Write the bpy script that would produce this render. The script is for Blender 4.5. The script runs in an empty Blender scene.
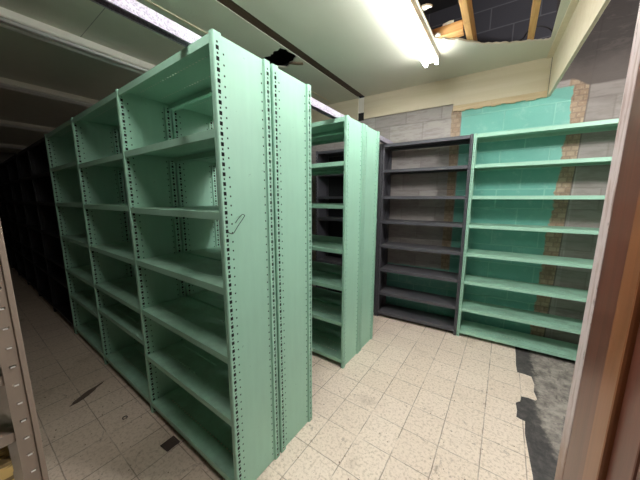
import bpy, bmesh, math, random
from mathutils import Vector, Matrix
random.seed(7)
SC = bpy.context.scene
COL = SC.collection
PI = math.pi

# ------------------------------------------------------------------ materials
class N:
    """tiny node-tree writer"""
    def __init__(s, name):
        s.m = bpy.data.materials.new(name); s.m.use_nodes = True
        s.t = s.m.node_tree; s.t.nodes.clear()
        s.out = s.t.nodes.new('ShaderNodeOutputMaterial')
        s.b = s.t.nodes.new('ShaderNodeBsdfPrincipled')
        s.t.links.new(s.b.outputs[0], s.out.inputs[0])
        tc = s.t.nodes.new('ShaderNodeTexCoord'); s.P = tc.outputs['Object']
    def n(s, typ, **kw):
        nd = s.t.nodes.new('ShaderNode' + typ)
        for k, v in kw.items(): setattr(nd, k, v)
        return nd
    def put(s, sock, v):
        if v is None: return
        if isinstance(v, bpy.types.NodeSocket): s.t.links.new(v, sock)
        elif isinstance(v, (tuple, list)) and len(v) == 3 and sock.type == 'RGBA': sock.default_value = (*v, 1)
        else: sock.default_value = v
    def M(s, op, a, b=None, c=None, clamp=False):
        nd = s.n('Math', operation=op, use_clamp=clamp)
        s.put(nd.inputs[0], a); s.put(nd.inputs[1], b); s.put(nd.inputs[2], c)
        return nd.outputs[0]
    def xyz(s, v=None):
        nd = s.n('SeparateXYZ'); s.put(nd.inputs[0], v or s.P); return nd.outputs
    def comb(s, x, y, z=0.0):
        nd = s.n('CombineXYZ')
        for i, v in enumerate((x, y, z)): s.put(nd.inputs[i], v)
        return nd.outputs[0]
    def scale(s, v, sc):
        nd = s.n('VectorMath', operation='MULTIPLY'); s.put(nd.inputs[0], v); nd.inputs[1].default_value = sc
        return nd.outputs[0]
    def noise(s, sc, detail=4, rough=.55, v=None, dist=0.0):
        nd = s.n('TexNoise'); s.put(nd.inputs['Vector'], v or s.P)
        nd.inputs['Scale'].default_value = sc; nd.inputs['Detail'].default_value = detail
        nd.inputs['Roughness'].default_value = rough; nd.inputs['Distortion'].default_value = dist
        return nd.outputs[0]
    def voro(s, sc, v=None):
        nd = s.n('TexVoronoi'); s.put(nd.inputs['Vector'], v or s.P); nd.inputs['Scale'].default_value = sc
        return nd.outputs[0]
    def rnd(s, v):
        nd = s.n('TexWhiteNoise', noise_dimensions='3D'); s.put(nd.inputs[0], v); return nd.outputs[0]
    def step(s, v, a, b):
        nd = s.n('MapRange', interpolation_type='SMOOTHSTEP'); s.put(nd.inputs[0], v)
        nd.inputs[1].default_value = a; nd.inputs[2].default_value = b; return nd.outputs[0]
    def mix(s, f, a, b):
        nd = s.n('Mix', data_type='RGBA'); s.put(nd.inputs[0], f); s.put(nd.inputs[6], a); s.put(nd.inputs[7], b)
        return nd.outputs[2]
    def mul(s, a, f):
        """colour times grey factor socket"""
        nd = s.n('VectorMath', operation='SCALE'); s.put(nd.inputs[0], a); s.put(nd.inputs[3], f); return nd.outputs[0]
    def up(s):
        g = s.n('NewGeometry'); return s.xyz(g.outputs['Normal'])[2]
    def bump(s, h, st=.3, d=.01):
        nd = s.n('Bump'); nd.inputs['Strength'].default_value = st; nd.inputs['Distance'].default_value = d
        s.put(nd.inputs['Height'], h); s.t.links.new(nd.outputs[0], s.b.inputs['Normal'])
    def fin(s, col, rough=.5, metal=0.0, spec=None):
        s.put(s.b.inputs['Base Color'], col); s.put(s.b.inputs['Roughness'], rough); s.put(s.b.inputs['Metallic'], metal)
        if spec is not None: s.b.inputs['Specular IOR Level'].default_value = spec
        return s.m

def srgb(r, g, b):
    f = lambda c: (c/255/12.92 if c/255 <= .04045 else ((c/255+.055)/1.055)**2.4)
    return (f(r), f(g), f(b))

def m_paint(name, col, dust, dust_amt=.45, rough=.42, chip=None):
    k = N(name)
    big = k.noise(3.0, 3); fine = k.noise(38, 5)
    streak = k.noise(9, 4, v=k.scale(k.P, (4, 4, .5)))
    f = k.M('ADD', k.M('MULTIPLY', big, .22), k.M('ADD', k.M('MULTIPLY', streak, .12), .83))
    c = k.mul(col, f)
    if chip:
        c = k.mix(k.M('MULTIPLY', k.step(k.noise(24, 6, .7), .66, .72), .6), c, chip)
    d = k.M('MULTIPLY', k.step(k.up(), .6, .95), k.M('MULTIPLY', k.step(k.noise(5, 6, .65), .3, .75), dust_amt))
    c = k.mix(d, c, dust)
    k.bump(fine, .05, .004)
    return k.fin(c, k.M('ADD', rough, k.M('MULTIPLY', big, .15)))

MINT = srgb(154, 199, 177)
M_GREEN = m_paint('mint green enamel', MINT, srgb(104, 116, 98), .55, .40, srgb(96, 120, 100))
M_DARK = m_paint('charcoal grey enamel', srgb(74, 74, 80), srgb(104, 98, 96), .45, .42)
M_BLACK = m_paint('black enamel', srgb(22, 22, 28), srgb(40, 38, 38), .3, .5)
M_BEIGE = m_paint('dull beige enamel', srgb(150, 134, 120), srgb(120, 112, 102), .4, .5, srgb(80, 66, 56))

def m_flat(name, col, rough=.8):
    k = N(name); return k.fin(k.mul(col, k.M('ADD', .8, k.M('MULTIPLY', k.noise(30, 3), .4))), rough)
def m_galv():
    k = N('spangled galvanised steel')
    v = k.voro(140); c = k.mix(k.step(v, .1, .75), srgb(120, 115, 128), srgb(166, 160, 174))
    c = k.mix(k.M('MULTIPLY', k.step(k.noise(120, 3), .55, .7), .5), c, srgb(84, 76, 92))
    return k.fin(c, .55, .15)
M_GALV = m_galv()

def m_tiles():
    k = N('worn cream vinyl tiles'); o = k.xyz()
    wob = k.M('MULTIPLY', k.M('SUBTRACT', k.noise(14, 3), .5), .006)
    u = k.M('DIVIDE', k.M('SUBTRACT', k.M('ADD', o[0], wob), .010), .210)
    v = k.M('DIVIDE', k.M('SUBTRACT', k.M('ADD', o[1], wob), .400), .220)
    def edge(t):
        fr = k.M('FRACT', t); return k.M('MINIMUM', fr, k.M('SUBTRACT', 1.0, fr))
    cell = k.comb(k.M('FLOOR', u), k.M('FLOOR', v), 0.0)
    r = k.rnd(cell)
    gu = k.M('SUBTRACT', 1.0, k.step(edge(u), .006, .020)); gv = k.M('SUBTRACT', 1.0, k.step(edge(v), .005, .017))
    g = k.M('MULTIPLY', k.M('MAXIMUM', gu, k.M('MULTIPLY', gv, .9)), k.step(k.noise(6, 4), .25, .6))
    base = k.mix(r, srgb(230, 212, 195), srgb(236, 219, 203))
    mott = k.noise(60, 6, .7)
    base = k.mix(k.M('MULTIPLY', k.step(mott, .47, .64), .6), base, srgb(176, 154, 132))
    fleck = k.step(k.noise(150, 2, .5), .66, .72)
    base = k.mix(k.M('MULTIPLY', fleck, .5), base, srgb(150, 128, 108))
    dirt = k.step(k.noise(2.3, 6, .68), .54, .78)
    base = k.mix(k.M('MULTIPLY', dirt, .55), base, srgb(140, 116, 94))
    scuff = k.step(k.noise(7, 8, .75, dist=1.4), .60, .66)
    base = k.mix(k.M('MULTIPLY', scuff, .5), base, srgb(112, 92, 76))
    # the aisle to the left is toned a darker brown than the corner bay
    aisle = k.M('MULTIPLY', k.M('SUBTRACT', 1.0, k.step(o[0], -1.3, -.9)), k.M('SUBTRACT', 1.0, k.step(o[1], .75, 1.1)))
    base = k.mix(k.M('MULTIPLY', aisle, .25), base, srgb(186, 164, 144))
    spot = k.M('SUBTRACT', 1.0, k.step(k.voro(9.0, k.M and k.P), .035, .06))
    base = k.mix(k.M('MULTIPLY', spot, .6), base, srgb(90, 70, 56))
    col = k.mix(k.M('MULTIPLY', g, .72), base, srgb(104, 84, 66))
    k.bump(k.M('ADD', k.M('MULTIPLY', mott, .4), k.M('MULTIPLY', g, -1.0)), .2, .003)
    return k.fin(col, k.M('ADD', .42, k.M('MULTIPLY', dirt, .25)))

def m_slab():
    k = N('bare concrete with black mastic'); o = k.xyz()
    c = k.mix(k.step(k.noise(10, 8, .75), .3, .7), srgb(92, 86, 84), srgb(172, 163, 153))
    st = k.step(k.noise(5, 8, .75, v=k.scale(k.P, (2.4, .8, 1)), dist=.8), .52, .62)
    c = k.mix(k.M('MULTIPLY', st, .7), c, srgb(80, 74, 72))
    ln = k.step(k.noise(16, 6, .8, v=k.scale(k.P, (.6, 3.0, 1)), dist=2.0), .60, .66)
    c = k.mix(k.M('MULTIPLY', ln, .6), c, srgb(206, 198, 184))
    e = k.M('ADD', o[0], k.M('MULTIPLY', k.M('SUBTRACT', k.noise(9, 8, .75), .5), .16))
    far = k.step(k.M('ADD', o[1], k.M('MULTIPLY', k.noise(4, 3), .1)), 1.75, 2.2)
    lim = k.M('ADD', .31, k.M('MULTIPLY', k.M('SUBTRACT', 1.0, far), .06))
    mast = k.M('SUBTRACT', 1.0, k.step(k.M('SUBTRACT', e, lim), -.015, .03))
    c = k.mix(k.M('MULTIPLY', mast, k.M('ADD', .6, k.M('MULTIPLY', k.noise(30, 5, .7), .5), None, True)), c, srgb(48, 46, 48))
    k.bump(k.noise(40, 6), .25, .004)
    return k.fin(c, .75)

def m_wall():
    k = N('painted and bare concrete block'); o = k.xyz()
    x, z = o[0], o[2]
    def blocks(bw, bh, mort, x0=0.0):
        row = k.M('FLOOR', k.M('DIVIDE', z, bh))
        off = k.M('MULTIPLY', k.M('MODULO', row, 2.0), .5)
        uu = k.M('ADD', k.M('DIVIDE', k.M('ADD', x, 40+x0), bw), off)
        fu = k.M('FRACT', uu); fv = k.M('FRACT', k.M('DIVIDE', z, bh))
        eu = k.M('MULTIPLY', k.M('MINIMUM', fu, k.M('SUBTRACT', 1.0, fu)), bw)
        ev = k.M('MULTIPLY', k.M('MINIMUM', fv, k.M('SUBTRACT', 1.0, fv)), bh)
        return k.M('SUBTRACT', 1.0, k.step(k.M('MINIMUM', eu, ev), mort*.5, mort)), k.rnd(k.comb(k.M('FLOOR', uu), row, 1.0))
    mj, r = blocks(.385, .193, .007)
    bj, rb = blocks(.062, .047, .008, .03)
    n1 = k.noise(5, 6, .65); n2 = k.noise(70, 4, .6)
    w = k.M('MULTIPLY', k.M('SUBTRACT', k.noise(4, 5, .6), .5), .05)
    xw = k.M('ADD', x, w)
    grey = k.mix(r, srgb(160, 155, 151), srgb(182, 177, 173))
    grey = k.mix(k.M('MULTIPLY', n1, .6), grey, srgb(142, 132, 130))
    grey = k.mix(k.M('MULTIPLY', mj, .3), grey, srgb(118, 108, 104))
    hs = k.noise(7, 6, .7, v=k.scale(k.P, (1, 1, 5)))
    grey = k.mix(k.M('MULTIPLY', k.step(hs, .45, .62), .45), grey, srgb(126, 118, 114))
    green = k.mix(n1, srgb(114, 182, 167), srgb(92, 164, 150))
    green = k.mix(k.M('MULTIPLY', k.step(k.noise(9, 7, .7), .52, .68), .55), green, srgb(146, 196, 182))
    green = k.mix(k.M('MULTIPLY', mj, .6), green, srgb(142, 200, 184))
    tan = k.mix(rb, srgb(178, 158, 134), srgb(152, 128, 106))
    tan = k.mix(k.M('MULTIPLY', k.step(k.noise(45, 5, .7), .5, .65), .5), tan, srgb(196, 180, 158))
    tan = k.mix(k.M('MULTIPLY', k.step(n1, .5, .7), .5), tan, srgb(110, 90, 76))
    tan = k.mix(k.M('MULTIPLY', bj, .5), tan, srgb(124, 106, 92))
    # painted field, its right edge leaning in towards the floor
    rx = k.M('ADD', .648, k.M('MULTIPLY', z, .032))
    w2 = k.M('MULTIPLY', k.M('SUBTRACT', k.noise(7, 6, .7), .5), .11)
    lim_r = k.M('SUBTRACT', rx, k.M('ADD', x, w2))
    in_r = k.step(lim_r, -.006, .006)
    in_l = k.step(k.M('ADD', x, k.M('MULTIPLY', w, .25)), -.150, -.143)
    # low down the paint runs further left
    in_low = k.M('MULTIPLY', k.M('SUBTRACT', 1.0, k.step(k.M('ADD', z, w), .60, .64)), k.step(xw, -1.0, -.97))
    top = k.M('SUBTRACT', 1.0, k.step(k.M('ADD', z, k.M('MULTIPLY', w, 1.2)), 2.43, 2.45))
    ing = k.M('MULTIPLY', k.M('MULTIPLY', k.M('MAXIMUM', in_l, in_low), in_r), top)
    st1 = k.M('MULTIPLY', k.step(xw, -.245, -.238), k.M('SUBTRACT', 1.0, k.step(x, -.16, -.15)))
    brx = k.M('SUBTRACT', k.M('ADD', x, k.M('MULTIPLY', w, .3)), k.M('MULTIPLY', z, .028))
    st2 = k.M('MULTIPLY', k.step(brx, .62, .63), k.M('SUBTRACT', 1.0, k.step(brx, .757, .764)))
    st2 = k.M('MULTIPLY', st2, k.M('SUBTRACT', 1.0, k.step(z, 2.52, 2.54)))
    crack = k.M('MULTIPLY', k.step(brx, .757, .760), k.M('SUBTRACT', 1.0, k.step(brx, .766, .772)))
    c = k.mix(st1, grey, tan); c = k.mix(st2, c, tan)
    c = k.mix(ing, c, green)
    c = k.mix(k.M('MULTIPLY', crack, .6), c, srgb(70, 58, 50))
    # black-painted blockwork above the lowered ceiling; smooth darker plaster right of it, deepening upwards
    bk = k.M('MULTIPLY', k.step(z, 2.70, 2.705), k.M('SUBTRACT', 1.0, k.step(x, .60, .61)))
    blk = k.mix(mj, srgb(62, 61, 68), srgb(92, 92, 98))
    c = k.mix(bk, c, blk)
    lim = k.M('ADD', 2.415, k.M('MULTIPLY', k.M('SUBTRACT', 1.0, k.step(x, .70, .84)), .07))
    dark_zone = k.M('MULTIPLY', k.step(k.M('ADD', k.M('SUBTRACT', z, lim), k.M('MULTIPLY', w, .6)), 0.0, .02), k.step(x, .53, .54))
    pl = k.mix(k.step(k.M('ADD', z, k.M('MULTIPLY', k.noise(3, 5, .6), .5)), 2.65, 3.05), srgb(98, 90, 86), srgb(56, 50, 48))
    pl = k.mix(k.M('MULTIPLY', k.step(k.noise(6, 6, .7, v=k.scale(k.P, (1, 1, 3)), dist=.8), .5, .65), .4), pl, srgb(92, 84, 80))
    c = k.mix(k.M('MULTIPLY', dark_zone, .97), c, pl)
    right = k.M('MULTIPLY', k.step(x, .82, .83), k.M('SUBTRACT', 1.0, dark_zone))
    c = k.mix(k.M('MULTIPLY', right, .35), c, srgb(122, 112, 104))
    k.bump(k.M('ADD', k.M('MULTIPLY', n2, .5), k.M('MULTIPLY', k.M('MULTIPLY', mj, k.M('SUBTRACT', 1.0, dark_zone)), -.8)), .5, .006)
    return k.fin(c, k.M('ADD', .72, k.M('MULTIPLY', ing, -.22)))

def m_ceiling():
    k = N('cream painted gypsum board'); o = k.xyz()
    c = k.mix(k.noise(2.2, 4), srgb(206, 204, 188), srgb(222, 219, 204))
    j = k.M('SUBTRACT', 1.0, k.step(k.M('ABSOLUTE', k.M('SUBTRACT', k.M('MODULO', k.M('ADD', o[1], 2.44*4-.786), 2.44), 0.0)), .003, .007))
    jx = k.M('MULTIPLY', k.M('SUBTRACT', 1.0, k.step(o[0], -2.04, -2.03)), k.step(o[0], -2.93, -2.92))
    c = k.mix(k.M('MULTIPLY', k.M('MULTIPLY', j, jx), .7), c, srgb(90, 84, 74))
    d = k.M('SUBTRACT', 1.0, k.step(k.voro(5.5), .02, .05))
    c = k.mix(k.M('MULTIPLY', d, .35), c, srgb(240, 238, 228))
    k.bump(k.M('ADD', k.noise(90, 3), k.M('MULTIPLY', d, -1.5)), .12, .004)
    return k.fin(c, .38)

def m_wood(name, c1, c2, sc=1.0, axis=2, rough=.5, stain=None):
    k = N(name); s = [16, 16, 16]; s[axis] = .9
    g = k.noise(2.2*sc, 6, .6, v=k.scale(k.P, tuple(s)), dist=.6)
    c = k.mix(k.step(g, .3, .7), c1, c2)
    if stain: c = k.mix(k.M('MULTIPLY', k.step(k.noise(6, 5, .7), .55, .7), .6), c, stain)
    k.bump(g, .08, .003)
    return k.fin(c, rough)

M_INSIDE = m_flat('shaded hole core', srgb(34, 34, 32))  # shade inside the punched holes, put into a dark colour
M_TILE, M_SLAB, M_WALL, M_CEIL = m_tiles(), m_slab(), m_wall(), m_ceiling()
M_CREAM = m_wood('cream painted board', srgb(218, 204, 176), srgb(226, 213, 188), .5, 0, .45)
M_RAW = m_wood('bare plywood', srgb(206, 180, 140), srgb(222, 200, 164), 1, 0, .6, srgb(196, 150, 100))
M_JOIST = m_wood('pine joist', srgb(206, 154, 92), srgb(226, 182, 122), 1.2, 1, .65, srgb(170, 116, 66))
M_JOISTX = m_wood('pine blocking', srgb(206, 150, 88), srgb(230, 184, 124), 1.2, 0, .65, srgb(190, 140, 90))
M_BROWN = m_wood('dark brown batten', srgb(70, 52, 40), srgb(94, 72, 56), 1, 1, .6)
M_W1 = m_wood('dark varnished oak', srgb(90, 46, 36), srgb(110, 58, 44), 1, 2, .34)
M_W2 = m_wood('amber varnished oak', srgb(126, 74, 44), srgb(146, 88, 54), 1, 2, .34)

def m_wornwhite():
    k = N('worn whitewashed wood')
    s = k.scale(k.P, (6, 10, 1.2))
    c = k.mix(k.noise(3, 4), srgb(200, 178, 178), srgb(218, 198, 198))
    c = k.mix(k.M('MULTIPLY', k.step(k.noise(3.5, 7, .7, v=s), .50, .60), .55), c, srgb(150, 104, 86))
    c = k.mix(k.M('MULTIPLY', k.step(k.noise(6, 7, .75, v=s, dist=1.0), .60, .65), .7), c, srgb(92, 58, 44))
    z = k.xyz()[2]
    low = k.M('MULTIPLY', k.M('SUBTRACT', 1.0, k.step(k.M('ADD', z, k.M('MULTIPLY', k.noise(9, 5, .7), .5)), .95, 1.25)), .85)
    c = k.mix(low, c, srgb(150, 112, 92))
    return k.fin(c, .5)
M_WORN = m_wornwhite()

def m_simple(name, col, rough=.5, metal=0.0, var=.15, sc=12):
    k = N(name); f = k.M('ADD', 1-var, k.M('MULTIPLY', k.noise(sc, 4), 2*var))
    return k.fin(k.mul(col, f), rough, metal)
M_FIX = m_simple('white enamelled fixture', srgb(250, 244, 234), .35, 0, .02)
M_TUBE = m_simple('unlit frosted tube', srgb(240, 238, 236), .25, 0, .02)
M_HOLD = m_simple('lamp holder plastic', srgb(236, 236, 232), .4, 0, .03)
M_ROOF = m_simple('dark roof boards', srgb(40, 38, 40), .8)
M_PLASTER = m_simple('grey plaster', srgb(120, 112, 106), .8, 0, .2, 4)
M_TORN = m_simple('torn gypsum', srgb(222, 214, 198), .8, 0, .2, 60)
M_FIBRE = m_simple('torn brown fibre', srgb(130, 108, 88), .9, 0, .25, 60)
M_WIRE = m_simple('dark wire', srgb(38, 54, 48), .5)
M_CABLE = m_simple('black cable', srgb(34, 32, 34), .6)
M_SCRAP = m_simple('dark vinyl scrap', srgb(74, 60, 54), .7, 0, .25, 30)
M_FLAKE = m_simple('brown vinyl flake', srgb(98, 82, 72), .7, 0, .25, 30)
M_DEBRIS = m_simple('floor grit', srgb(128, 104, 84), .8, 0, .3, 50)
M_SLOTLIGHT = m_simple('pale slot light', srgb(226, 222, 216), .35, 0, .05)  # light at the post slots, put into a pale colour
def m_card():
    k = N('yellow box board'); o = k.xyz()
    st = k.M('MULTIPLY', k.step(k.noise(20, 3, v=k.scale(k.P, (1, .3, 2.6))), .56, .6), .75)
    return k.fin(k.mix(st, srgb(214, 184, 116), srgb(70, 58, 44)), .6)
M_CARD = m_card()
def m_glow():
    k = N('lit fluorescent tube')
    k.b.inputs['Emission Color'].default_value = (.97, 1.0, .98, 1)
    k.b.inputs['Emission Strength'].default_value = LAMP
    return k.fin((.9, .9, .9), .3)
LAMP = 50.0
M_GLOW = m_glow()

# ------------------------------------------------------------------ mesh helpers
def finish(bm, name, m, smooth=False):
    bmesh.ops.recalc_face_normals(bm, faces=bm.faces)
    me = bpy.data.meshes.new(name); bm.to_mesh(me); bm.free()
    if m: me.materials.append(m)
    if smooth:
        for p in me.polygons: p.use_smooth = True
    return me
def obj(name, me, parent=None, loc=(0, 0, 0), rz=0):
    o = bpy.data.objects.new(name, me); COL.objects.link(o); o.location = loc; o.rotation_euler = (0, 0, rz)
    if parent: o.parent = parent
    return o
def tag(o, label=None, cat=None, group=None, kind=None):
    if label: o['label'] = label
    if cat: o['category'] = cat
    if group: o['group'] = group
    if kind: o['kind'] = kind
    return o
def empty(name, loc=(0, 0, 0), rz=0):
    o = bpy.data.objects.new(name, None); o.empty_display_size = .1
    COL.objects.link(o); o.location = loc; o.rotation_euler = (0, 0, rz); return o
def box(bm, a, b, bev=0.0):
    r = bmesh.ops.create_cube(bm, size=1.0)
    vs = r['verts']
    for v in vs:
        v.co = Vector([(a[i]+b[i])/2 + v.co[i]*(b[i]-a[i]) for i in range(3)])
    if bev:
        es = list({e for v in vs for e in v.link_edges})
        bmesh.ops.bevel(bm, geom=es, offset=bev, segments=2, affect='EDGES', profile=.6)
def box_me(name, m, a, b, bev=0.0):
    bm = bmesh.new(); box(bm, a, b, bev); return finish(bm, name, m)
def cuts(L, holes):
    s = [0.0]
    for a, b in holes: s += [a, b]
    return s + [L]
def plate(bm, o, u, v, L, W, uh, cols, every=None):
    """flat plate at o spanned by u*L, v*W with rectangular holes: uh = [(u0,u1)...], cols = [(v0,v1)...]
    every: per column, keep only each n-th hole"""
    o, u, v = Vector(o), Vector(u), Vector(v)
    us, vs = cuts(L, uh), cuts(W, cols)
    cache = {}
    def P(i, j):
        if (i, j) not in cache: cache[i, j] = bm.verts.new(o + u*us[i] + v*vs[j])
        return cache[i, j]
    for i in range(len(us)-1):
        for j in range(len(vs)-1):
            if i % 2 and j % 2 and not (every and ((i//2) % every[j//2])): continue
            bm.faces.new((P(i, j), P(i+1, j), P(i+1, j+1), P(i, j+1)))
def holes_plate(bm, o, u, v, us, vs, skip):
    o, u, v = Vector(o), Vector(u), Vector(v)
    P = [[bm.verts.new(o + u*a + v*b) for b in vs] for a in us]
    for i in range(len(us)-1):
        for j in range(len(vs)-1):
            if not skip(i, j): bm.faces.new((P[i][j], P[i+1][j], P[i+1][j+1], P[i][j+1]))
def quad(bm, *ps): bm.faces.new([bm.verts.new(Vector(p)) for p in ps])
def tube(bm, pts, r, seg=8, cap=True):
    pts = [Vector(p) for p in pts]; rings = []
    for i, p in enumerate(pts):
        d = (pts[min(i+1, len(pts)-1)] - pts[max(i-1, 0)]).normalized()
        a = d.orthogonal().normalized() if i == 0 else (prev - d*prev.dot(d)).normalized()
        prev = a; b = d.cross(a)
        rings.append([bm.verts.new(p + (a*math.cos(2*PI*k/seg) + b*math.sin(2*PI*k/seg))*r) for k in range(seg)])
    for A, B in zip(rings, rings[1:]):
        for k in range(seg): bm.faces.new((A[k], A[(k+1) % seg], B[(k+1) % seg], B[k]))
    if cap: bm.faces.new(rings[0][::-1]); bm.faces.new(rings[-1])
def prism(bm, pts, z0, z1):
    vs = [bm.verts.new((x, y, z0)) for x, y in pts]; f = bm.faces.new(vs)
    r = bmesh.ops.extrude_face_region(bm, geom=[f])
    for g in r['geom']:
        if isinstance(g, bmesh.types.BMVert): g.co.z = z1

# ------------------------------------------------------------------ shelving parts (shared meshes)
CACHE = {}
PITCH = .038
def post_me(h, m, tx=.026, ty=.036, dots=False):
    """perforated steel post, closed section, holes on both side faces; local: centred in x, y from 0 (front) to ty"""
    key = ('post', h, m.name, tx, ty, dots)
    if key in CACHE: return CACHE[key]
    bm = bmesh.new(); n = int((h-.03)/PITCH)
    # large square holes with a small one between each pair
    us = [0.0]; kinds = []
    for q in range(n):
        a = .012+q*PITCH
        us += [a, a+.015, a+.0225, a+.0305]; kinds += ['', 'L', '', 'S']
    us.append(h); kinds.append('')
    uh = [(.012+q*PITCH, .012+q*PITCH+.012) for q in range(n)]
    c = .004; vsx = [0, .0075, .0105, .0175, .0205, ty-c]
    skip = lambda i, j: (kinds[i] == 'L' and 1 <= j <= 3) or (kinds[i] == 'S' and j == 2)
    for s in (-1, 1):
        holes_plate(bm, (s*tx/2, c, 0), (0, 0, 1), (0, 1, 0), us, vsx, skip)
    if dots:
        plate(bm, (-tx/2+c, 0, 0), (0, 0, 1), (1, 0, 0), h, tx-2*c, uh, [((tx-2*c)/2-.0055, (tx-2*c)/2+.0055)])
    else: quad(bm, (-tx/2+c, 0, 0), (tx/2-c, 0, 0), (tx/2-c, 0, h), (-tx/2+c, 0, h))
    for s in (-1, 1):
        quad(bm, (s*(tx/2-c), 0, 0), (s*tx/2, c, 0), (s*tx/2, c, h), (s*(tx/2-c), 0, h))
    quad(bm, (-tx/2, ty, 0), (tx/2, ty, 0), (tx/2, ty, h), (-tx/2, ty, h))
    quad(bm, (-tx/2+c, 0, h), (tx/2-c, 0, h), (tx/2, c, h), (tx/2, ty, h), (-tx/2, ty, h), (-tx/2, c, h))
    bmesh.ops.remove_doubles(bm, verts=bm.verts, dist=1e-5)
    core = [bm.verts.new(p) for p in ((0, c, 0), (0, ty, 0), (0, ty, h), (0, c, h))]
    f = bm.faces.new(core); f.material_index = 1                    # core coloured dark so the holes look shaded inside
    me = finish(bm, 'post', m); me.materials.append(M_INSIDE)
    CACHE[key] = me; return me
def panel_me(h, d, m, t=.010, ty=.036):
    """double-skinned sheet side between the posts with a column of small punched holes near either edge"""
    key = ('panel', h, d, m.name)
    if key in CACHE: return CACHE[key]
    bm = bmesh.new(); n = int((h-.06)/PITCH)
    uh = [(.04+i*PITCH, .04+i*PITCH+.007) for i in range(n)]
    y0, y1 = ty, d-ty; W = y1-y0
    for s in (-1, 1):
        plate(bm, (s*t/2, y0, .004), (0, 0, 1), (0, 1, 0), h-.007, W, uh, [(.010, .0165), (W-.0165, W-.010)])
    f = bm.faces.new([bm.verts.new(q) for q in ((0, y0, .004), (0, y1, .004), (0, y1, h-.004), (0, y0, h-.004))]); f.material_index = 1  # dark sheet gives the small holes their shade
    zz = (.004, h-.003)
    for z in zz: quad(bm, (-t/2, y0, z), (t/2, y0, z), (t/2, y1, z), (-t/2, y1, z))
    # folded lip down either edge
    for y in (y0+.0015, y1-.0045):
        for s in (-1, 1): box(bm, (s*(t/2+.001)-.002, y, .004), (s*(t/2+.001)+.002, y+.003, h-.003))
    me = finish(bm, 'side_panel', m); me.materials.append(M_INSIDE); CACHE[key] = me; return me
def shelf_me(w, d, m, lip=.032, slots=True, tx=.026):
    """pressed steel tray: top sheet with two slotted lines, lips folded down and back under; top at z=0"""
    key = ('shelf', w, d, m.name, lip)
    if key in CACHE: return CACHE[key]
    bm = bmesh.new(); x0 = -w/2+.0015; L = w-.003; y0, y1 = .003, d-.003; W = y1-y0
    if slots:
        n = int((L-.14)/.026)
        uh = [(.07+i*.026, .07+i*.026+.014) for i in range(n)]
        cols = [(W*.30, W*.30+.008), (W*.70, W*.70+.008)]
    else: uh, cols = [], []
    plate(bm, (x0, y0, 0), (1, 0, 0), (0, 1, 0), L, W, uh, cols)
    plate(bm, (x0, y0, -.0014), (1, 0, 0), (0, 1, 0), L, W, uh, cols)
    for y, s in ((y0, 1), (y1, -1)):
        box(bm, (x0, min(y, y+s*.003), -lip), (x0+L, max(y, y+s*.003), 0), .0012)
        box(bm, (x0, min(y, y+s*.014), -lip), (x0+L, max(y, y+s*.014), -lip+.0015))
    for x, s in ((x0, 1), (x0+L, -1)):
        box(bm, (min(x, x+s*.0015), y0, -lip*.7), (max(x, x+s*.0015), y1, 0))
    CACHE[key] = finish(bm, 'shelf', m); return CACHE[key]
def sway_me(d, z0, z1, m, x=0.0):
    bm = bmesh.new()
    for (a, b, o) in ((z0, z1, .002), (z1, z0, -.002)):
        p, q = Vector((x+o, .02, a)), Vector((x+o, d-.02, b)); dr = (q-p).normalized(); nrm = dr.cross(Vector((1, 0, 0)))*.009
        t = Vector((.0015, 0, 0)); vs = []
        for pt in (p, q):
            vs.append([bm.verts.new(pt+nrm*i+t*j) for i, j in ((-1, -1), (1, -1), (1, 1), (-1, 1))])
        for k in range(4): bm.faces.new((vs[0][k], vs[0][(k+1) % 4], vs[1][(k+1) % 4], vs[1][k]))
        bm.faces.new(vs[0]); bm.faces.new(vs[1][::-1])
    return finish(bm, 'sway_brace', m)

def unit(name, label, group, loc, rz, w, d, h, levels, m, left=True, right=True, panels=True, back=None, braces=(), lip=.032, slots=True, top=None, dots=False):
    """one bay of steel shelving; local x along the front, front at y=0 looking to -y"""
    r = empty(name, loc, rz); tag(r, label, 'shelving unit', group)
    tx = .026
    for on, x in ((left, -w/2), (right, w/2)):
        if not on: continue
        obj('post', post_me(h, m, dots=dots), r, (x, 0, 0))
        obj('post', post_me(h, m), r, (x, d, 0), PI)
        if panels: obj('side_panel', panel_me(h, d, m), r, (x, 0, 0))
        for z0, z1 in braces if not panels else ():
            obj('sway_brace', sway_me(d, z0, z1, m), r, (x, 0, 0))
    sm = shelf_me(w-tx, d, m, lip, slots)
    for z in levels: obj('shelf', sm, r, (0, 0, z))
    obj('top_shelf', sm, r, (0, 0, (top or h-.006)))
    if back: obj('back_panel', box_me('back_panel', back, (-w/2+tx/2+.001, d-.0028, .03), (w/2-tx/2-.001, d-.0012, h-.04)), r)
    return r

# ------------------------------------------------------------------ layout numbers (metres)
X1, Y1, H = -.9224, .632, 2.05
W, D1, D2 = .914, .288, .295
ROT = .0537; G = Vector((-.3082, 2.9681, 0)); EX = Vector((math.cos(ROT), math.sin(ROT), 0)); NY = Vector((-math.sin(ROT), math.cos(ROT), 0))
def L2W(x, y, z=0.0): return G + EX*x + NY*y + Vector((0, 0, z))
WALLY = .335
def wall_y(x): # back wall's y at world x
    t = (x - (G + NY*WALLY).x)/EX.x
    return (G + NY*WALLY + EX*t).y
CZ = 2.715

# ------------------------------------------------------------------ setting
def struct(name, me, loc=(0, 0, 0), rz=0): return tag(obj(name, me, None, loc, rz), kind='structure')
XL, XR, YF = -11.6, 2.0, -1.8
bm = bmesh.new(); box(bm, (XL, YF, -.15), (XR, wall_y(XR)+.1, -.0035)); struct('floor', finish(bm, 'floor', M_SLAB))
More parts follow.
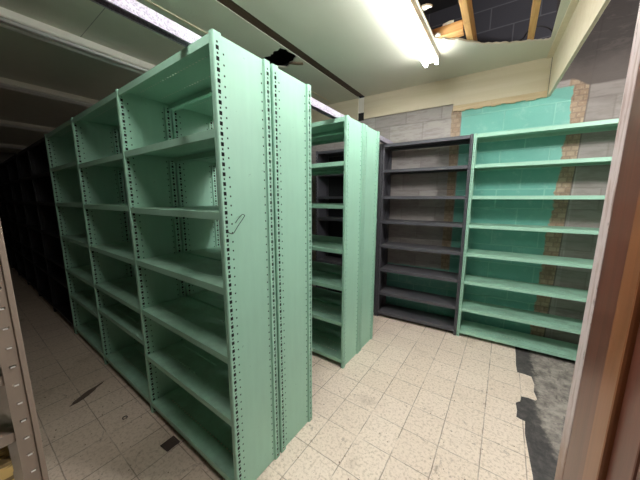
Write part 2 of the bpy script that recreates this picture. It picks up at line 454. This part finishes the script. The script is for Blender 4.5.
# vinyl tile layer with its ragged edge
edge = [(.20, wall_y(.2)-.002), (.203, 2.90), (.20, 2.72), (.206, 2.606), (.255, 2.608), (.30, 2.602), (.312, 2.50), (.302, 2.40), (.315, 2.31), (.303, 2.292), (.262, 2.296),
        (.222, 2.284), (.214, 2.22), (.186, 2.185), (.192, 2.10), (.186, 2.03), (.205, 2.022), (.232, 2.018), (.226, 1.9), (.236, 1.75), (.246, 1.6), (.25, 1.3), (.24, .9), (.25, YF)]
bm = bmesh.new(); prism(bm, [(XL, YF), (XL, wall_y(XL)-.002)] + edge, -.0035, 0)
struct('floor_1', finish(bm, 'floor_1', M_TILE))
# back wall in its own frame (x along the wall, front face at y=WALLY)
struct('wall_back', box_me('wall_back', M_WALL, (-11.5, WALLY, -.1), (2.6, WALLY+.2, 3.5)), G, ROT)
struct('wall_right', box_me('wall_right', M_PLASTER, (XR, YF, -.1), (XR+.15, 3.6, 3.5)))
struct('wall_left', box_me('wall_left', M_PLASTER, (XL-.15, YF, -.1), (XL, 3.4, 3.5)))
struct('wall_front', box_me('wall_front', M_PLASTER, (XL, YF-.15, -.1), (XR, YF, 3.5)))
struct('ceiling_1', box_me('ceiling_1', M_ROOF, (XL-.1, YF-.1, 3.42), (XR+.1, 3.7, 3.55)))

def flat_with_holes(name, outline, holes, z0, z1, m):
    cu = bpy.data.curves.new(name, 'CURVE'); cu.dimensions = '2D'; cu.fill_mode = 'BOTH'; cu.extrude = (z1-z0)/2
    for pts in [outline]+holes:
        sp = cu.splines.new('POLY'); sp.points.add(len(pts)-1); sp.use_cyclic_u = True
        for p, q in zip(sp.points, pts): p.co = (q[0], q[1], 0, 1)
    t = bpy.data.objects.new(name, cu); COL.objects.link(t); bpy.context.view_layer.update()
    me = bpy.data.meshes.new_from_object(t.evaluated_get(bpy.context.evaluated_depsgraph_get()))
    bpy.data.objects.remove(t); me.transform(Matrix.Translation((0, 0, (z0+z1)/2)))
    me.materials.clear(); me.materials.append(m); return me
def jag(pts, amp=.008, n=4, seed=1):
    rr = random.Random(seed); out = []
    for a, b in zip(pts, pts[1:]+pts[:1]):
        for i in range(n):
            t = i/n; out.append((a[0]+(b[0]-a[0])*t+rr.uniform(-amp, amp)*(i > 0), a[1]+(b[1]-a[1])*t+rr.uniform(-amp, amp)*(i > 0)))
    return out
SX0, SX1 = -1.66, -1.575      # the open joint between the boards
hole_small = jag([(-2.0, 1.90), (-1.93, 1.84), (-1.86, 1.86), (-1.80, 1.83), (-1.735, 1.83), (-1.70, 1.80), (-1.672, 1.86), (-1.678, 2.01), (-1.72, 2.02), (-1.80, 2.05), (-1.88, 2.10), (-1.96, 2.02)], .012, 3, 3)
hole_big_edge = [(-.59, 2.42), (-.56, 2.45), (-.50, 2.505), (-.43, 2.56), (-.35, 2.66), (-.27, 2.745), (-.162, 2.81), (-.08, 2.865), (.032, 2.90), (.11, 2.955), (.172, 2.965)]
be = []
rr = random.Random(5)
for a, b in zip(hole_big_edge, hole_big_edge[1:]):
    for i in range(4):
        t = i/4; be.append((a[0]+(b[0]-a[0])*t, a[1]+(b[1]-a[1])*t+rr.uniform(-.012, .012)))
hole_big = be + [(.172, 2.965), (.172, 1.2), (-.1, 1.15), (-.59, 1.25)]
struct('ceiling', flat_with_holes('ceiling', [(XL, YF), (SX0, YF), (SX0, wall_y(SX0)), (XL, wall_y(XL))], [hole_small], CZ, CZ+.013, M_CEIL))
BX = .214                     # dropped board at the ceiling's open edge (its face), skewed with the back wall
struct('ceiling_2', flat_with_holes('ceiling_2', [(SX1, YF), (.36, YF), (.30, 0.0), (BX, wall_y(BX)-.01), (SX1, wall_y(SX1))], [hole_big], CZ, CZ+.013, M_CEIL))
struct('trim_1', box_me('trim_1', M_BROWN, (SX0+.001, YF, CZ+.004), (SX1-.001, 3.17, CZ+.045)))
struct('trim_2', box_me('trim_2', M_CREAM, (-2.034, YF, CZ-.006), (-2.016, 3.1, CZ), .002))
# boards on the back wall under the ceiling
def board(name, m, x0, x1, z0, z1, y0=WALLY-.02, y1=WALLY): return struct(name, box_me(name, m, (x0, y0, z0), (x1, y1, z1), .002), G, ROT)
board('trim_3', M_CREAM, -1.262, -.235, 2.452, CZ)
board('trim_4', M_CREAM, -.235, .545, 2.43, CZ)
bm = bmesh.new()
top = [(-.235+i*.039, 2.43) for i in range(21)]; bot = [(x, 2.372+.006*math.sin(i*1.7)) for i, (x, z) in enumerate(top)]
for a, b, c, d in zip(top, top[1:], bot[1:], bot):
    box(bm, (a[0], WALLY-.018, c[1]), (b[0]-.0001, WALLY, 2.43))
struct('trim_5', finish(bm, 'trim_5', M_RAW), G, ROT)
board('trim_6', M_CREAM, -6.0, -1.345, 2.452, CZ)
board('trim_7', M_FIX, -1.345, -1.262, 2.535, CZ, WALLY-.008)
board('hole_shade', M_CABLE, -1.34, -1.267, 2.44, 2.535, WALLY-.006)  # dark block standing in for the shade of an open hole
# long white board hanging at the right edge of the lowered ceiling, plus the strip over it
def skew(name, m, x0, x1, z0, z1, ya=-3.6): return struct(name, box_me(name, m, (x0, ya, z0), (x1, WALLY-.021, z1), .002), G, ROT)
skew('trim_9', M_CREAM, .548, .568, 2.372, CZ+.03, -2.12)
skew('trim_10', M_CREAM, .505, .5475, CZ-.012, CZ, -2.12)

# doorway partition on the right: wall core and the stepped wooden jamb
JX = .17
struct('wall_partition', box_me('wall_partition', M_PLASTER, (JX+.050, .20, 0), (XR, .825, 3.42)))
def jamb(name, m, y0, y1, px=0.0, bev=.003):
    me = box_me(name, m, (JX-px, y0, 0), (JX+.034, y1, 2.6), bev)
    for v in me.vertices: v.co.x += .0074*(v.co.z-.8)+.001          # frame leans a little out of plumb
    return struct(name, me)
jamb('door_1', M_W1, .622, .7735, .0)
jamb('trim_11', M_WORN, .774, .835, .001, .005)
jamb('trim_12', M_W2, .5565, .6215, .010, .004)
jamb('trim_13', M_W1, .482, .556, .002)
jamb('trim_14', M_W1, .36, .4815, .000)

# joists over the torn ceiling, roof void
def joist(x, x2, w, name): 
    bm = bmesh.new(); box(bm, (-w/2, 0, 0), (w/2, 2.3, .14), .003)
    o = obj(name, finish(bm, name, M_JOIST), None, (x2, .82, CZ+.0135), math.atan2(x2-x, 2.3)); return o
j = joist(-.372, -.332, .044, 'ceiling_joist'); tag(j, 'bare pine joist over torn ceiling hole, the one nearest the lit lamp', 'joist', 'joists over the ceiling hole')
j = joist(.040, .060, .042, 'ceiling_joist'); tag(j, 'bare pine joist over torn ceiling hole, the one nearest the white edge board', 'joist', 'joists over the ceiling hole')
bm = bmesh.new(); box(bm, (-.62, 2.452, CZ+.0135), (-.395, 2.49, CZ+.085), .003); box(bm, (-.62, 2.49, CZ+.0135), (-.395, 2.55, CZ+.03), .002)
tag(obj('wood_blocking', finish(bm, 'wood_blocking', M_JOISTX)), 'short orange pine block between the lit lamp and a ceiling joist', 'wood block')

# ------------------------------------------------------------------ shelving: the double row in front
B1 = [.085, .43, .748, 1.070, 1.390, 1.712]
B2 = [.088, .52, .738, 1.062, 1.398, 1.708]
B3 = [.088, .45, .728, 1.070, 1.402, 1.735]
GF, GR = 'front bays of the mint green double row', 'rear bays of the mint green double row'
cx = lambda i: X1 - .013 - W*(i+.5)
unit('shelving_unit', 'mint green steel bay with the scuffed end panel nearest the camera', GF, (cx(0), Y1, 0), 0, W, D1, H, B1, M_GREEN)
unit('shelving_unit', 'mint green steel bay with a close-set pair of lower shelves, middle of the front row', GF, (cx(1), Y1, 0), 0, W, D1, H, B2, M_GREEN, True, False)
unit('shelving_unit', 'dim mint green steel bay beside the black shelving, last of the green front row', GF, (cx(2), Y1, 0), 0, W, D1, H, B3, M_GREEN, True, False)
YR = Y1+D1+.012+D2
unit('shelving_unit', 'mint green steel bay back to back behind the end-panel bay', GR, (cx(0), YR, 0), PI, W, D2, H, B1, M_GREEN)
unit('shelving_unit', 'mint green steel bay seen through the backless middle bay', GR, (cx(1), YR, 0), PI, W, D2, H, B2, M_GREEN, False, True)
unit('shelving_unit', 'mint green steel bay seen dimly through the backless bay beside the black shelving', GR, (cx(2), YR, 0), PI, W, D2, H, B3, M_GREEN, False, True)
# second double row
X2, Y2 = -1.0171, 1.7917; D3 = .301
R2 = [.075, .412, .724, 1.035, 1.398, 1.730]
unit('shelving_unit', 'mint green bay in the gap just behind the big end panel, charcoal shelves showing through', 'bays of the second green row', (X2-.013-W/2, Y2, 0), 0, W, D3, 2.057, R2, M_GREEN)
unit('shelving_unit', 'mint green bay whose plain end panel stands next to the charcoal shelves', 'bays of the second green row', (X2-.013-W/2, Y2+2*D3+.012, 0), PI, W, D3, 2.057, R2, M_GREEN)
# back wall
BL = [.071, .320, .614, .905, 1.192, 1.475, 1.771]
WK, DK = .866, .30
def back_unit(label, x0, w, m, **kw):
    c = L2W(x0+w/2, 0); return unit('shelving_unit', label, 'units against the back wall', c, ROT, w, DK, 2.056, BL, m, dots=True, **kw)
back_unit('wide mint green unit in front of the green painted wall', .013, 1.22, M_GREEN, panels=True)
BR = [(.34, .86), (.90, 1.42), (1.46, 1.98)]
back_unit('charcoal grey open unit standing left of the wide green unit', -.016-WK, WK-.001, M_DARK, panels=False, braces=BR, slots=False)
back_unit('charcoal grey unit with dark back, seen through the second green row', -.046-2*WK, WK, M_DARK, slots=False, back=M_BLACK)
# black row carrying on down the dark aisle
spots = ['first black bay beyond the green row in the dark aisle', 'second black bay beyond the green row in the dark aisle', 'third black bay beyond the green row in the dark aisle',
         'fourth black bay beyond the green row in the dark aisle', 'fifth black bay beyond the green row in the dark aisle', 'farthest black bay at the dark end of the aisle']
for i, lb in enumerate(spots):
    w = .93
    unit('shelving_unit', lb, 'black bays down the dark aisle', (X1-.013-3*W-.03-w*(i+.5), Y1, 0), 0, w-.002, D1, 2.04, B2, M_BLACK, True, i == 0, back=M_BLACK, slots=False)

# ------------------------------------------------------------------ beige unit at the lower left edge of the photograph
def beige_unit():
    x1, yF, d, w, h = -1.10, .079, .42, .914, 2.05
    r = empty('shelving_unit', (x1, yF, 0)); tag(r, 'beige slotted-post steel unit at the left edge, holding a yellow box', 'shelving unit')
    def post(m, ang):
        key = 'beigepost'
        if key not in CACHE:
            bm = bmesh.new(); n = int((h-.08)/.0575)
            uh = [(.05+i*.0575, .05+i*.0575+.007) for i in range(n)]
            for dx in (0, -.0022):
                plate(bm, (dx, -.047, 0), (0, 0, 1), (0, 1, 0), h, .036, uh, [(.013, .027)])
            quad(bm, (0, -.047, 0), (-.0022, -.047, 0), (-.0022, -.047, h), (0, -.047, h))
            nf = len(bm.faces)
            for a, b in uh: box(bm, (.0004, -.0315, a+.0005), (.0034, -.0225, a+.0035))  # pale tabs added so the slots look lit
            bm.faces.ensure_lookup_table()
            for f in bm.faces[nf:]: f.material_index = 1
            box(bm, (-.006, -.0125, 0), (.004, 0, h), .002)        # rounded corner rib
            box(bm, (-.04, -.0022, 0), (-.004, 0, h))              # second leg of the angle
            CACHE[key] = finish(bm, 'post', m); CACHE[key].materials.append(M_SLOTLIGHT)
        return CACHE[key]
    pm = post(M_BEIGE, 0)
    obj('post', pm, r, (0, 0, 0))
    p = obj('post', pm, r, (0, -d, 0)); p.scale = (1, -1, 1)
    p = obj('post', pm, r, (-w, 0, 0)); p.scale = (-1, 1, 1)
    p = obj('post', pm, r, (-w, -d, 0)); p.scale = (-1, -1, 1)
    bm = bmesh.new()
    box(bm, (-w+.004, -d+.004, -.0016), (-.004, -.004, 0))
    for a, b in (((-w+.004, -.0065, -.03), (-.004, -.004, 0)), ((-w+.004, -d+.004, -.03), (-.004, -d+.0065, 0)), ((-.0065, -d+.004, -.03), (-.004, -.004, 0)), ((-w+.004, -d+.004, -.03), (-w+.0065, -.004, 0))):
        box(bm, a, b, .001)
    sm = finish(bm, 'shelf', M_BEIGE)
    for z in (.09, .46, .775, .955, 1.36, 1.70, 2.04): obj('shelf', sm, r, (0, 0, z))
    return r
beige_unit()
bm = bmesh.new(); box(bm, (-.15, -.10, 0), (.15, .10, .222), .003); box(bm, (-.152, -.102, .185), (.152, .102, .225), .003)
tag(obj('carton', finish(bm, 'carton', M_CARD), None, (-1.268, -.085, .4605)), 'yellow printed carton on a shelf of the beige unit', 'box')

# ------------------------------------------------------------------ galvanised strut lying over the units
bm = bmesh.new()
prof = [(-.0225, 0), (.0225, 0), (.0225, .046), (-.0225, .046)]
t = .0025; y0, y1 = -.42, 3.13
box(bm, (-.0225, y0, .0435), (.0225, y1, .046)); box(bm, (-.0225, y0, 0), (-.0225+t, y1, .0435)); box(bm, (.0225-t, y0, 0), (.0225, y1, .0435))
box(bm, (-.0225+t, y0, 0), (-.014, y1, t)); box(bm, (.014, y0, 0), (.0225-t, y1, t))
tag(obj('steel_strut', finish(bm, 'steel_strut', M_GALV), None, (-1.094, 0, 2.0575), .026), 'galvanised steel channel laid across the tops of the green rows', 'strut')

# ------------------------------------------------------------------ fluorescent fixtures
def fixture(label, x, y1, lit, L=2.44):
    r = empty('ceiling_lamp', (x, y1, CZ)); tag(r, label, 'ceiling lamp', 'twin-tube ceiling lamps')
    bm = bmesh.new(); v = [(-.06, 0), (.06, 0), (.06, -.046), (.052, -.055), (-.052, -.055), (-.06, -.046)]
    A = [bm.verts.new((a, 0, b)) for a, b in v]; B = [bm.verts.new((a, -L, b)) for a, b in v]
    for k in range(6): bm.faces.new((A[k], A[(k+1) % 6], B[(k+1) % 6], B[k]))
    bm.faces.new(A); bm.faces.new(B[::-1])
    obj('housing', finish(bm, 'housing', M_FIX), r)
    for s in (-1, 1):
        bm = bmesh.new(); tube(bm, [(s*.046, -.022, -.072), (s*.046, -L+.022, -.072)], .0135, 14)
        obj('tube', finish(bm, 'tube', M_GLOW if lit else M_TUBE, True), r)
        for yy in (-.011, -L+.011):
            bm = bmesh.new(); box(bm, (s*.046-.014, yy-.011, -.087), (s*.046+.014, yy+.011, -.035), .004)
            obj('lamp_holder', finish(bm, 'lamp_holder', M_HOLD), r)
    return r
fixture('lit twin-tube fluorescent lamp beside the torn ceiling hole', -.665, 2.70, True)
fixture('unlit white twin-tube ceiling lamp above the near green bays', -2.955, 2.64, False)
fixture('unlit twin-tube ceiling lamp above the last green bay, second of the unlit ones', -4.56, 2.64, False)
fixture('unlit twin-tube ceiling lamp over the black bays, third of the unlit ones', -6.93, 2.64, False)
fixture('dim unlit twin-tube ceiling lamp at the far end of the dark aisle', -9.85, 2.64, False)

# ------------------------------------------------------------------ torn scraps, wires, litter
def shard(name, label, cat, loc, size, m, seed, group=None, rot=(0, 0, 0)):
    rr = random.Random(seed); bm = bmesh.new(); n = 9
    pts = [(math.cos(2*PI*i/n)*size[0]*rr.uniform(.6, 1.1), math.sin(2*PI*i/n)*size[1]*rr.uniform(.6, 1.1)) for i in range(n)]
    prism(bm, pts, 0, size[2])
    o = obj(name, finish(bm, name, m), None, loc); o.rotation_euler = rot
    return tag(o, label, cat, group)
shard('plaster_scrap', 'white torn plasterboard scrap overhanging the hole beside the lit lamp', 'plaster scrap', (-.575, 2.05, CZ+.0132), (.045, .022, .012), M_TORN, 2, None, (0, 0, .3))
shard('plaster_scrap', 'white crumbled plaster lump resting on the orange pine block', 'plaster scrap', (-.50, 2.47, CZ+.086), (.05, .018, .02), M_TORN, 4)
shard('plaster_scrap', 'pale torn plaster edge beside the end of the lit lamp', 'plaster scrap', (-.565, 2.425, CZ+.0132), (.03, .02, .0115), M_TORN, 8, None, (0, 0, .5))
shard('ceiling_scrap', 'brown torn fibre flap at the small ceiling hole above the end panel', 'ceiling scrap', (-1.745, 2.075, CZ-.014), (.085, .03, .010), M_FIBRE, 11, None, (.12, .1, .5))
bm = bmesh.new()
pts = [Vector((-.02, 2.98, CZ+.06)), Vector((.02, 3.0, CZ+.12)), Vector((.09, 3.03, CZ+.15)), Vector((.16, 3.05, CZ+.12)), Vector((.20, 3.04, CZ+.05))]
def smooth(ps, n=6):
    out = []
    for i in range(len(ps)-1):
        a, b, c, d = ps[max(i-1, 0)], ps[i], ps[i+1], ps[min(i+2, len(ps)-1)]
        for k in range(n):
            t = k/n; out.append(.5*((2*b)+(c-a)*t+(2*a-5*b+4*c-d)*t*t+(3*b-a-3*c+d)*t**3))
    return out+[ps[-1]]
tube(bm, smooth([Vector((-.14, 2.95, CZ+.015))]+pts), .005, 8)
tag(obj('cable', finish(bm, 'cable', M_CABLE, True)), 'thin dark cable arching above the torn edge of the ceiling hole', 'cable')
bm = bmesh.new()
P = lambda y, z, o: Vector((X1+o, y, z))
tube(bm, smooth([P(.652, 1.312, -.010), P(.660, 1.303, .008), P(.676, 1.303, .007), P(.700, 1.330, .006), P(.729, 1.362, .006), P(.733, 1.374, .010), P(.722, 1.376, .006), P(.702, 1.358, .004), P(.690, 1.343, .003)]), .0017, 6)
tag(obj('wire', finish(bm, 'wire', M_WIRE, True)), 'thin dark wire curling out of the big green end panel', 'wire')
def flake():
    bm = bmesh.new()
    pts = [(-.13, -.004), (-.09, -.022), (-.02, -.028), (.03, -.022), (.06, -.010), (.11, -.008), (.135, .004), (.07, .012), (.03, .024), (-.03, .020), (-.09, .016)]
    prism(bm, jag(pts, .003, 2, 9), 0, .002); return finish(bm, 'tile_flake', M_FLAKE)
tag(obj('tile_flake', flake(), None, (-2.435, .435, .0005), 2.05), 'long dark leaf-shaped flake on the dim aisle floor', 'floor scrap')
bm = bmesh.new(); prism(bm, [(-.03, -.045), (.045, -.045), (.05, .03), (-.025, .035)], 0, .003)
tag(obj('tile_scrap', finish(bm, 'tile_scrap', M_SCRAP), None, (-1.515, .598, .0005), .1), 'small dark square scrap on the floor under the near green bay', 'floor scrap')
bm = bmesh.new()
tube(bm, [(.013*math.cos(2*PI*i/14), .013*math.sin(2*PI*i/14), .003) for i in range(14)], .0028, 6)
tag(obj('rubber_ring', finish(bm, 'rubber_ring', M_CABLE, True), None, (-1.945, .509, .0005)), 'tiny dark ring lying on the dim aisle floor', 'ring')
bm = bmesh.new(); rr = random.Random(21); cnt = 0
while cnt < 420:
    x, y = rr.uniform(-1.0, .2), rr.uniform(.9, 2.94)
    if rr.random() < .25: x, y = rr.uniform(-3.2, -1.1), rr.uniform(.1, .6)
    if x < X1+.02 and (Y1-.02 < y < YR+.02 or Y2-.02 < y < Y2+.65): continue
    if y > 2.9 + (x+.3)*.05: continue
    s = rr.choice((.0012, .0015, .002, .0025, .004)); n = rr.choice((4, 5, 6)); a0 = rr.uniform(0, 6)
    vs = [(x+math.cos(a0+2*PI*i/n)*s*rr.uniform(.5, 1.2), y+math.sin(a0+2*PI*i/n)*s*rr.uniform(.5, 1.2)) for i in range(n)]
    prism(bm, vs, .0002, .0002+s*.5); cnt += 1
tag(obj('floor_grit', finish(bm, 'floor_grit', M_DEBRIS)), 'brown grit and chips scattered over the tiled floor', 'grit', None, 'stuff')

# ------------------------------------------------------------------ light, world, camera
w = bpy.data.worlds.new('World'); SC.world = w; w.use_nodes = True
w.node_tree.nodes['Background'].inputs[0].default_value = (.03, .03, .03, 1)
la = bpy.data.lights.new('aisle_fill', 'AREA'); la.shape = 'RECTANGLE'; la.size = .12; la.size_y = .4; la.energy = 9; la.color = (1, .95, .88)  # unseen fill added over the aisle mouth to brighten its floor
lo = bpy.data.objects.new('aisle_fill', la); COL.objects.link(lo); lo.location = (-1.0, .28, 2.66)
lc = bpy.data.lights.new('lit_lamp_downlight', 'AREA'); lc.shape = 'RECTANGLE'; lc.size = .10; lc.size_y = 2.38; lc.energy = 11; lc.color = (.97, 1.0, .98)
lo = bpy.data.objects.new('lit_lamp_downlight', lc); COL.objects.link(lo); lo.location = (-.665, 2.70-1.22, CZ-.093)
lb = bpy.data.lights.new('right_fill', 'POINT'); lb.shadow_soft_size = .12; lb.energy = 118; lb.color = (1, .98, .96)  # unseen fill added beyond the jamb to even out the light
lo = bpy.data.objects.new('right_fill', lb); COL.objects.link(lo); lo.location = (1.15, 1.6, 2.42)

cam = bpy.data.cameras.new('Camera'); cam.sensor_width = 36; cam.lens = 36*261.634/640; cam.clip_start = .02
co = bpy.data.objects.new('Camera', cam); COL.objects.link(co)
R = Vector((0.81739665, 0.57607269, 0.00172216)); U = Vector((-0.09098379, 0.12614492, 0.98783066)); F = Vector((-0.56884503, 0.80760616, -0.15552371))
co.matrix_world = Matrix(((R.x, U.x, -F.x, 0), (R.y, U.y, -F.y, 0), (R.z, U.z, -F.z, 1.4441), (0, 0, 0, 1)))
SC.camera = co
vs = SC.view_settings; vs.view_transform = 'Standard'; vs.look = 'None'; vs.exposure = 0.0; vs.gamma = 1.0; vs.use_curve_mapping = False
